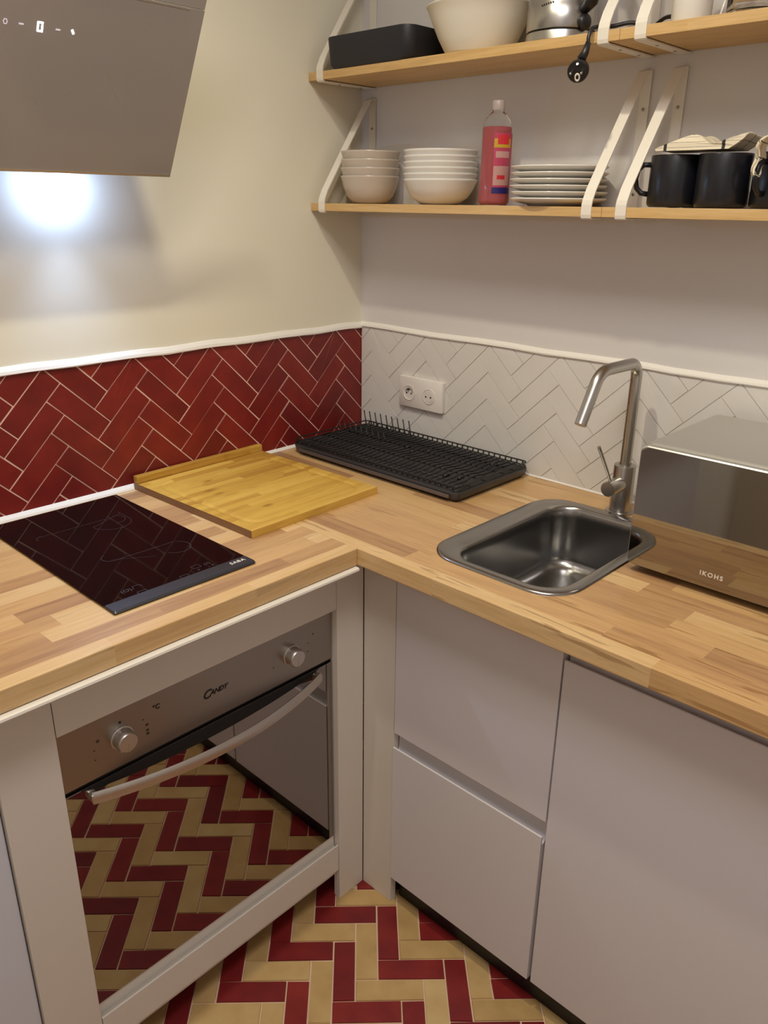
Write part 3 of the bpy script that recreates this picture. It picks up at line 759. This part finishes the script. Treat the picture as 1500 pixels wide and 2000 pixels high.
mb = MB(); seg(mb, -.9220, T0+.002, -.9200, T0-.0018, .0036); inhd(mb.build('display_light', M_led, hd_))
for yy_ in (-.9453, -1.0031):
    mb = MB(); seg(mb, yy_-.0028, T0, yy_+.0028, T0, .0026); inhd(mb.build('display_symbol', M_leddim, hd_))
for (a0_, a1_) in ((0, 1), (1, 2), (2, 3), (3, 4), (4, 5), (5, 6)):
    f_ = lambda k: (-1.0270+.0030*math.cos(k*PI/3), T0+.0038*math.sin(k*PI/3)); seg(mbd, *f_(a0_), *f_(a1_), .0014)
inhd(mbd.build('display_symbol', M_leddim, hd_))

M_scr = new_mat('scratch', srgb(190, 165, 120), .4)
P2 = lambda x_, y_: (y_, (Vector((x_, 0, GB.z+(x_-GB.x)/gd.x*gd.z))-GB).dot(gd))
for (a, b, wd) in (((.2475, -.8523), (.2250, -.8256), .0006), ((.231, -.9042), (.2261, -.9191), .0005), ((.2263, -.996), (.2156, -.9647), .0003)):
    mb = MB(); seg(mb, *P2(*a), *P2(*b), wd); inhd(mb.build('scratch', M_scr, hd_))

# ---------------------------------------------------------------- shelves and brackets
def shelf(x0, x1, z, label):
    o = MB().box((x0, -S, z), (x1, -.001, z+ST), .0008).build('wall_shelf', M_shelf); return tag(o, label, 'shelf', 'pale wood wall shelves')
shelf(.002, SEAM-.0003, Z1, 'pale wood shelf board, lower left, carrying the bowls, bottle and plates')
shelf(SEAM+.0003, 1.65, Z1, 'pale wood shelf board, lower right, carrying the dark mugs')
shelf(.002, SEAM-.0003, Z2, 'pale wood shelf board, upper left, carrying the black tray and kettle')
shelf(SEAM+.0003, 1.65, Z2, 'pale wood shelf board, upper right, carrying the white tumbler and glass jar')
def bracket(x, z, label):
    """bent steel strap: up the wall, down a diagonal, round the front and back under the board"""
    t = thing('shelf_bracket', (x, 0, z), label, 'shelf bracket', 'white bent steel shelf brackets')
    W2, th = .0108, .0026
    pts = [(-.0015, -.0016), (-.0015, .266), (-.006, .2685), (-.020, .2645), (-.024, .259)]
    fy = -S-.0018
    pts += [(fy+.012, .050), (fy+.002, .030), (fy, .022), (fy, .004), (fy+.0015, .0005), (fy+.006, -.0016), (-.0015, -.0016)]
    mb = MB()
    # a swept strap, inner and outer edge from the polyline normals
    n_ = len(pts)-1; outer = []; inner = []
    cy_, cz_ = -.07, .09
    for k in range(n_):
        a = Vector(pts[k-1] if k else pts[n_-1]); p = Vector(pts[k]); b = Vector(pts[k+1])
        d1 = (p-a).normalized(); d2 = (b-p).normalized(); m_ = (d1+d2).normalized(); nn = Vector((-m_.y, m_.x))
        s_ = 1/max(.5, m_.dot(d1))
        if nn.dot(Vector((cy_, cz_))-p) < 0: nn = -nn
        outer.append(p); inner.append(p+nn*th*min(s_, 1.4))
    loops = []
    for k in range(n_):
        o_, i_ = outer[k], inner[k]
        loops.append([(-W2, o_.x, o_.y), (W2, o_.x, o_.y), (W2, i_.x, i_.y), (-W2, i_.x, i_.y)])
    loops.append(loops[0])
    # keep the strap outside the board: shift the underside run down by its thickness
    loops = [[(a, b, c-(th if c < .0016 else 0)) for a, b, c in L] for L in loops]
    mb.loft(loops, smooth=False)
    bmesh.ops.remove_doubles(mb.bm, verts=mb.bm.verts, dist=1e-6)
    mb.build('strap', M_brk, t)
    return t
def screws(t):
    for zz in (.199, .043):
        mb = MB(); mb.lathe([(.0032, 0), (.0028, .0012), (0, .0014)], 14); mb.xf(Matrix.Translation((0, -.0041, zz)) @ Matrix.Rotation(PI/2, 4, 'X')); mb.build('screw', M_screw, t)
    for yy in (-.118, -.045):
        mb = MB(); mb.lathe([(.0034, 0), (.0030, -.0010), (0, -.0012)], 14); mb.xf(Matrix.Translation((0, yy, -.0043))); mb.build('screw', M_screw, t)
b0 = bracket(.042, Z1, 'white steel bracket at the corner end of the lower shelf'); screws(b0)
for x, z, lb in ((.793, Z1, 'white steel bracket of the lower shelf, left of the seam, before the plates'),
                 (.865, Z1, 'white steel bracket of the lower shelf, just left of the dark mugs'),
                 (.042, Z2, 'white steel bracket at the corner end of the upper shelf, behind the tray'),
                 (.793, Z2, 'white steel bracket of the upper shelf, beside the hanging plug'),
                 (.865, Z2, 'white steel bracket of the upper shelf, left of the white tumbler')):
    c = copy_tree(b0); c.location = (x, 0, z); c['label'] = lb

# ---------------------------------------------------------------- crockery on the lower shelf
ZS = Z1+ST+.0003; ZU = Z2+ST+.0003
def dish(name, prof, mat, loc, label, cat, group, seg_=56):
    o = MB().lathe(prof, seg_, close=False).build(name, mat); o.location = loc; return tag(o, label, cat, group)
sb = [(0, .004), (.030, .004), (.034, 0), (.038, 0), (.046, .005), (.0585, .018), (.0665, .038), (.0722, .060), (.0735, .0635), (.0722, .0640), (.0702, .0625), (.0640, .039), (.0558, .020), (.043, .010), (0, .0075)]
posn = ['bottom', 'second from the bottom', 'third from the bottom', 'top']
base = None
for k in range(4):
    lb = 'small greige ceramic bowl, %s of the stack nearest the wall corner' % posn[k]
    if base is None: base = dish('small_bowl', sb, M_cerg, (.124, -.094, ZS), lb, 'bowl', 'small bowls stacked in the shelf corner'); o = base
    else: o = base.copy(); COL.objects.link(o); o['label'] = lb
    o.location = (.124+(.0006*k), -.094, ZS+.0187*k)
lb2 = [(0, .005), (.034, .005), (.037, 0), (.041, 0), (.050, .004), (.066, .016), (.078, .034), (.0845, .050), (.0862, .0535), (.085, .0545), (.082, .052), (.075, .036), (.063, .019), (.048, .008), (0, .0075)]
base = None
pos6 = ['bottom', 'second from the bottom', 'third from the bottom', 'fourth from the bottom', 'fifth from the bottom', 'top']
for k in range(6):
    lb = 'wide white bowl, %s of the stack left of the pink bottle' % pos6[k]
    if base is None: base = dish('wide_bowl', lb2, M_cer, (0, 0, 0), lb, 'bowl', 'wide white bowls stacked on the shelf'); o = base
    else: o = base.copy(); COL.objects.link(o); o['label'] = lb
    o.location = (.352-(.0004*(k % 2)), -.094, ZS+.0123*k)
pp = [(0, .004), (.052, .004), (.055, 0), (.060, 0), (.064, .003), (.080, .0062), (.093, .0100), (.0978, .0128), (.0985, .0152), (.0965, .0156), (.090, .0130), (.073, .009), (.060, .0065), (0, .0058)]
base = None
for k in range(6):
    lb = 'white dinner plate, %s of the stack right of the pink bottle' % pos6[k]
    if base is None: base = dish('plate', pp, M_cer, (0, 0, 0), lb, 'plate', 'white plates stacked on the lower shelf', 72); o = base
    else: o = base.copy(); COL.objects.link(o); o['label'] = lb
    o.location = (.676+.0015*math.sin(k*2), -.1035+.001*math.cos(k), ZS+.0120*k)

# soap bottle
bt = thing('soap_bottle', (.520, -.112, ZS), 'clear plastic bottle of pink soap between the bowls and plates', 'bottle', rz=math.radians(-25))
outp = [(0, .001), (.030, .001), (.0345, .006), (.0355, .012), (.0335, .06), (.0325, .10), (.0325, .150), (.0310, .160), (.026, .171), (.018, .180), (.0130, .184), (.0118, .188)]
outp = [(r*.95, z) for r, z in outp]
MB().lathe(outp, 40).build('shell', M_pet, bt)
liq = [(0, .0022)]+[(r-.0010, max(z, .0022)) for r, z in outp if 0 < r and z < .151]+[(.0297, .1545), (0, .1545)]
MB().lathe(liq, 40).build('liquid', M_pink, bt)
MB().lathe([(.0132, .1865), (.0138, .188), (.0134, .203), (.0120, .2055), (0, .206)], 28).build('cap', M_cap, bt)
def wrap(mb_, a0, a1, z0, z1, r, mi=0, n_=10):
    for k in range(n_):
        A, B2 = a0+(a1-a0)*k/n_, a0+(a1-a0)*(k+1)/n_
        mb_.poly([(r*math.cos(A), r*math.sin(A), z0), (r*math.cos(B2), r*math.sin(B2), z0), (r*math.cos(B2), r*math.sin(B2), z1), (r*math.cos(A), r*math.sin(A), z1)], mi, True)
mb = MB(); A0, A1 = math.radians(-38), math.radians(50); RL = .0327
wrap(mb, A0, A1, .032, .142, RL+.0004, 0)
wrap(mb, A0+.02, A1-.3, .1135, .131, RL+.0007, 1, 6); wrap(mb, A0+.25, A1-.5, .120, .138, RL+.0010, 2, 4)
wrap(mb, A0, A1-.2, .024, .036, RL+.0009, 3, 6); wrap(mb, A0+.05, A1-.35, .040, .078, RL+.0007, 4, 6)
wrap(mb, A0+.15, A1-.4, .094, .1065, RL+.0007, 4, 6); wrap(mb, A0+.3, A1-.7, .052, .060, RL+.0009, 2, 3)
mb.build('label', [M_lab, M_laby, M_labr, M_labb, M_labw], bt)

# mugs
def mug(loc, rz, label):
    t = thing('mug', loc, label, 'mug', 'dark mugs on the lower shelf', rz)
    return t
MR = .0455
m0 = mug((.925, -.105, ZS), math.radians(200), 'dark navy mug with its handle to the left, leftmost of the mugs')
MB().lathe([(0, .001), (.040, .001), (.0435, .003), (MR, .008), (MR, .088), (.0448, .0895), (.0438, .089), (.0425, .086), (.0425, .010), (0, .008)], 56).build('body', M_mug, m0)
mb = MB(); mb.tube([(MR-.003, 0, .074), (MR+.012, 0, .074), (MR+.021, 0, .066), (MR+.0245, 0, .050), (MR+.021, 0, .034), (MR+.012, 0, .025), (MR-.003, 0, .023)], .0048, 12)
mb.build('handle', M_mug, m0)
c = copy_tree(m0); c.location = (1.018, -.112, ZS); c.rotation_euler[2] = math.radians(100); c['label'] = 'dark navy mug under the folded cloth, middle of the mugs'
c = copy_tree(m0); c.location = (1.112, -.100, ZS); c.rotation_euler[2] = math.radians(-105); c['label'] = 'dark navy mug under the crumpled cloth at the photo right edge'

# cloths
mc = bpy.data.materials.new('checked_cotton'); mc.use_nodes = True; g = NG(mc)
tc = g.n('ShaderNodeUVMap'); sp = g.n('ShaderNodeSeparateXYZ'); g.l(tc.outputs[0], sp.inputs[0])
def stripe(v, per, wd): return g.math('LESS_THAN', g.math('FRACT', g.math('DIVIDE', v, per)), wd)
ln = g.math('MAXIMUM', stripe(sp.outputs[0], .026, .055), stripe(sp.outputs[1], .026, .055))
g.l(g.mix(ln, srgb(226, 214, 188), srgb(52, 48, 48)), g.p.inputs['Base Color']); g.p.inputs['Roughness'].default_value = .9
def cloth(name, sec, y0, y1, ny, wob, label, seed):
    """sec: profile of (x, z) along the cloth; extruded in y with folds"""
    R = random.Random(seed); bm = bmesh.new(); uvl = bm.loops.layers.uv.new('UVMap')
    # resample the profile
    pts = []; K = 10
    for a, b in zip(sec, sec[1:]):
        for k in range(K): pts.append((a[0]+(b[0]-a[0])*k/K, a[1]+(b[1]-a[1])*k/K))
    pts.append(sec[-1])
    for _ in range(6): pts = [pts[0]]+[((a[0]+2*b[0]+c_[0])/4, (a[1]+2*b[1]+c_[1])/4) for a, b, c_ in zip(pts, pts[1:], pts[2:])]+[pts[-1]]
    ph = [R.uniform(0, 6) for _ in range(4)]; V = []; L = [0]
    for a, b in zip(pts, pts[1:]): L.append(L[-1]+math.hypot(b[0]-a[0], b[1]-a[1]))
    for i, (x, z) in enumerate(pts):
        row = []
        for j in range(ny+1):
            t = j/ny; y = y0+(y1-y0)*t
            dz = wob*(math.sin(t*9+L[i]*60+ph[0])*.5+math.sin(t*17-L[i]*90+ph[1])*.3)
            dx = wob*1.2*math.sin(t*7+ph[2]+L[i]*30); dy = wob*1.5*math.sin(L[i]*80+ph[3])
            row.append((bm.verts.new((x+dx, y+dy, z+dz)), L[i], y))
        V.append(row)
    for i in range(len(pts)-1):
        for j in range(ny):
            q4 = (V[i][j], V[i+1][j], V[i+1][j+1], V[i][j+1]); f = bm.faces.new([v[0] for v in q4]); f.smooth = True
            for lp, v in zip(f.loops, q4): lp[uvl].uv = (v[1], v[2])
    me = bpy.data.meshes.new(name); bm.to_mesh(me); bm.free(); me.materials.append(mc)
    o = bpy.data.objects.new(name, me); COL.objects.link(o)
    s_ = o.modifiers.new('s', 'SOLIDIFY'); s_.thickness = .0022; s_.offset = 0
    return tag(o, label, 'cloth', 'checked cotton cloths on the mugs')
zr = ZS+.0925
def folded_towel():
    R_ = random.Random(4); prof = [(.906, .0015), (.903, .006), (.918, .0125), (.938, .019), (.956, .0245), (.972, .0265), (.985, .0225), (.994, .0150), (1.004, .0105), (1.016, .0115), (1.026, .0165), (1.040, .0235), (1.056, .0270), (1.062, .0255), (1.056, .0180), (1.046, .0090), (1.036, .0015)]
    for _ in range(2):
        q_ = [prof[0]]
        for a, b in zip(prof, prof[1:]): q_ += [(a[0]*.75+b[0]*.25, a[1]*.75+b[1]*.25), (a[0]*.25+b[0]*.75, a[1]*.25+b[1]*.75)]
        prof = q_+[prof[-1]]
    bm = bmesh.new(); uvl = bm.loops.layers.uv.new('UVMap'); ny = 14; rows = []
    for j in range(ny+1):
        t = j/ny; y = -.153+.085*t; sc = 1-.10*(2*t-1)**4
        rows.append([bm.verts.new((.983+(x-.983)*(1-.03*math.sin(t*5)), y+.003*math.sin(x*60), zr+.0012+z*sc*(1+.08*math.sin(t*8+x*40)))) for x, z in prof])
    n_ = len(prof)
    for j in range(ny):
        for k in range(n_):
            f = bm.faces.new((rows[j][k], rows[j][(k+1) % n_], rows[j+1][(k+1) % n_], rows[j+1][k])); f.smooth = True
            for lp in f.loops: lp[uvl].uv = (lp.vert.co.x*1.1+lp.vert.co.z, lp.vert.co.y)
    for rw in (rows[0][::-1], rows[-1]):
        f = bm.faces.new(rw)
        for lp in f.loops: lp[uvl].uv = (.004+lp.vert.co.x*.25, (lp.vert.co.z-zr)*3.2+.004)
    bmesh.ops.recalc_face_normals(bm, faces=bm.faces)
    me = bpy.data.meshes.new('tea_towel'); bm.to_mesh(me); bm.free(); me.materials.append(mc)
    o = bpy.data.objects.new('tea_towel', me); COL.objects.link(o)
    tag(o, 'white checked tea towel folded flat over the left two mugs', 'cloth', 'checked cotton cloths on the mugs')
folded_towel()
cloth('tea_towel', [(1.170, zr+.006), (1.155, zr+.020), (1.130, zr+.021), (1.108, zr+.016), (1.096, zr+.009), (1.092, zr+.002), (1.095, zr-.012), (1.092, zr-.030), (1.096, zr-.040)],
      -.186, -.155, 24, .004, 'white checked tea towel crumpled on the rightmost mug', 5)
# ---------------------------------------------------------------- things on the upper shelf
tr_ = MB(); N_ = 6
tx0, tx1, ty0, ty1 = .068, .335, -.1945, -.022
Ls = [rrect(tx0+.012, tx1-.012, ty0+.010, ty1-.008, .022, ZU, N_), rrect(tx0+.004, tx1-.004, ty0+.004, ty1-.003, .026, ZU+.008, N_), rrect(tx0, tx1, ty0, ty1, .028, ZU+.062, N_), rrect(tx0+.0005, tx1-.0005, ty0+.0005, ty1-.0005, .028, ZU+.0645, N_),
      rrect(tx0+.003, tx1-.003, ty0+.003, ty1-.003, .025, ZU+.0645, N_), rrect(tx0+.008, tx1-.008, ty0+.008, ty1-.008, .022, ZU+.008, N_), rrect(tx0+.014, tx1-.014, ty0+.014, ty1-.014, .018, ZU+.004, N_)]
tr_.loft(Ls, True, True)
tag(tr_.build('storage_tray', M_tray, sharp=50), 'charcoal rounded tray at the left end of the upper shelf', 'tray')
bp = [(r_, z_*.865) for r_, z_ in [(0, .006), (.052, .006), (.056, 0), (.064, 0), (.069, .006), (.085, .038), (.100, .075), (.110, .1005), (.1125, .1035), (.1105, .1045), (.107, .101), (.096, .076), (.081, .040), (.065, .011), (0, .009)]]
dish('mixing_bowl', bp, M_bowlw, (.452, -.104, ZU), 'large cream bowl on the upper shelf between tray and kettle', 'bowl', None, 64)
# kettle
KX, KY = .652, -.102
kt = thing('electric_kettle', (KX, KY, ZU), 'stainless electric kettle with black handle on the upper shelf', 'kettle', rz=math.radians(-20))
MB().lathe([(0, .0005), (.066, .0005), (.0685, .003), (.0670, .014), (.0662, .0175), (0, .0175)], 56).build('power_base', M_steel, kt, sharp=40)
MB().lathe([(0, .018), (.0645, .018), (.0645, .0205), (0, .0205)], 48).build('gap_ring', M_black, kt)
MB().lathe([(0, .021), (.0662, .021), (.0672, .024), (.0668, .060), (.0664, .0605), (.066, .110), (.064, .150), (.060, .185), (.052, .200), (0, .204)], 64).build('body', M_steel, kt, sharp=40)
mb = MB(); mb.tube([(.0640, 0, .172), (.090, 0, .172), (.104, 0, .150), (.102, 0, .105), (.084, 0, .062), (.066, 0, .052)], [.010, .011, .0115, .012, .013, .010], 14); mb.build('handle', M_black, kt)
mb = MB(); mb.lathe([(.0, .0), (.014, .0), (.014, .006), (.010, .010), (0, .011)], 24); mb.xf(Matrix.Translation((.066, 0, .030)) @ Matrix.Rotation(PI/2, 4, 'Y')); mb.build('switch', M_black, kt)
mb = MB(); 
a_ = math.radians(-72)
for k, ch in enumerate('••••••'):
    an = a_+k*.065; text_mesh(mb, ch, .012, (.0672*math.cos(an), .0672*math.sin(an), .058+.0008*k), (-math.sin(an), math.cos(an), 0), (0, 0, 1), .0004)
mb.build('badge', M_ink, kt)
# cord with plug hanging over the shelf front
pg = thing('power_plug', (.760, -.205, ZU), 'black power plug hanging on its cord over the upper shelf edge', 'plug')
def inp(o): o.location = Vector(o.location)-Vector((.760, -.205, ZU)); return o
def smooth_path(P_, n_=8):
    P_ = [Vector(p) for p in P_]; out = []
    for i in range(len(P_)-1):
        p0 = P_[max(i-1, 0)]; p1 = P_[i]; p2 = P_[i+1]; p3 = P_[min(i+2, len(P_)-1)]
        for k in range(n_):
            t = k/n_; out.append(.5*((2*p1)+(-p0+p2)*t+(2*p0-5*p1+4*p2-p3)*t*t+(-p0+3*p1-3*p2+p3)*t**3))
    return out+[P_[-1]]
mb = MB(); mb.tube(smooth_path([(.705, -.030, ZU+.006), (.78, -.030, ZU+.010), (.838, -.045, ZU+.034), (.880, -.075, ZU+.020), (.86, -.115, ZU+.0045), (.82, -.130, ZU+.016), (.79, -.146, ZU+.012), (.774, -.168, ZU+.010), (.772, -.188, ZU+.004), (.7715, -.196, ZU-.008), (.772, -.197, ZU-.020)]), .0036, 8)
inp(mb.build('cord', M_black, pg))
mb = MB(); mb.tube([(.772, -.196, ZU-.018), (.768, -.198, ZU-.034), (.764, -.202, ZU-.045)], [.0050, .0068, .0085], 14); inp(mb.build('strain_relief', M_black, pg))
pc = Vector((.7615, -.2035, ZU-.062)); pn = (Vector((1.30, -1.6334, 1.2))-pc).normalized()
rotp = pn.to_track_quat('Z', 'Y').to_matrix().to_4x4(); Mp = Matrix.Translation(pc) @ rotp
mb = MB(); mb.lathe([(0, -.014), (.012, -.013), (.0175, -.006), (.0188, .002), (.0188, .010), (.0175, .012), (0, .012)], 32); mb.xf(Mp)
hp = inp(mb.build('plug_body', M_black, pg, sharp=40))
for sx in (-1, 1):
    mb = MB(); mb.tube([(sx*.0095, .001, .011), (sx*.0095, .001, .026), (sx*.0095, .001, .029)], [.0024, .0024, .0012], 12); mb.xf(Mp); mb.build('pin', M_steel, hp)
mb = MB(); mb.tube([(0, .012, .012), (0, .0135, .0135)], .0022, 10); mb.xf(Mp); mb.build('contact', M_steel, hp)
mb = MB(); mb.lathe([(.0026, .0121), (.0052, .0121), (.0052, .0128), (.0026, .0128)], 24, close=True); mb.xf(Mp @ Matrix.Translation((0, -.009, 0)) @ Matrix.Scale(1.4, 4, (0, 1, 0))); mb.build('earth_ring', M_wht, hp)
# tumbler, spoon, jar
dish('tumbler', [(0, .002), (.029, .002), (.0315, 0), (.033, .003), (.0345, .100), (.034, .102), (.0325, .100), (.031, .006), (0, .005)], M_cer, (.918, -.110, ZU), 'white ceramic tumbler on the upper shelf right of the bracket', 'cup', None, 48)
jr = thing('glass_jar', (1.030, -.112, ZU), 'clear glass jar cut off by the top right photo edge', 'jar')
MB().lathe([(0, .003), (.040, .003), (.0445, 0), (.0465, .004), (.047, .110), (.0465, .112), (.0445, .110), (.0442, .009), (0, .008)], 56).build('body', M_glass, jr)
sp_ = thing('spatula', (.975, -.118, ZU), 'thin kitchen tool with an orange head standing by the glass jar', 'utensil')
MB().tube([(-.004, .0, .0005), (.004, .004, .040)], .0022, 10).build('handle', M_cer, sp_)
mb = MB(); mb.tube([(.004, .004, .036), (.006, .006, .050), (.010, .009, .085), (.012, .010, .12)], [.002, .006, .009, .007], 12); mb.build('head', M_orange, sp_)
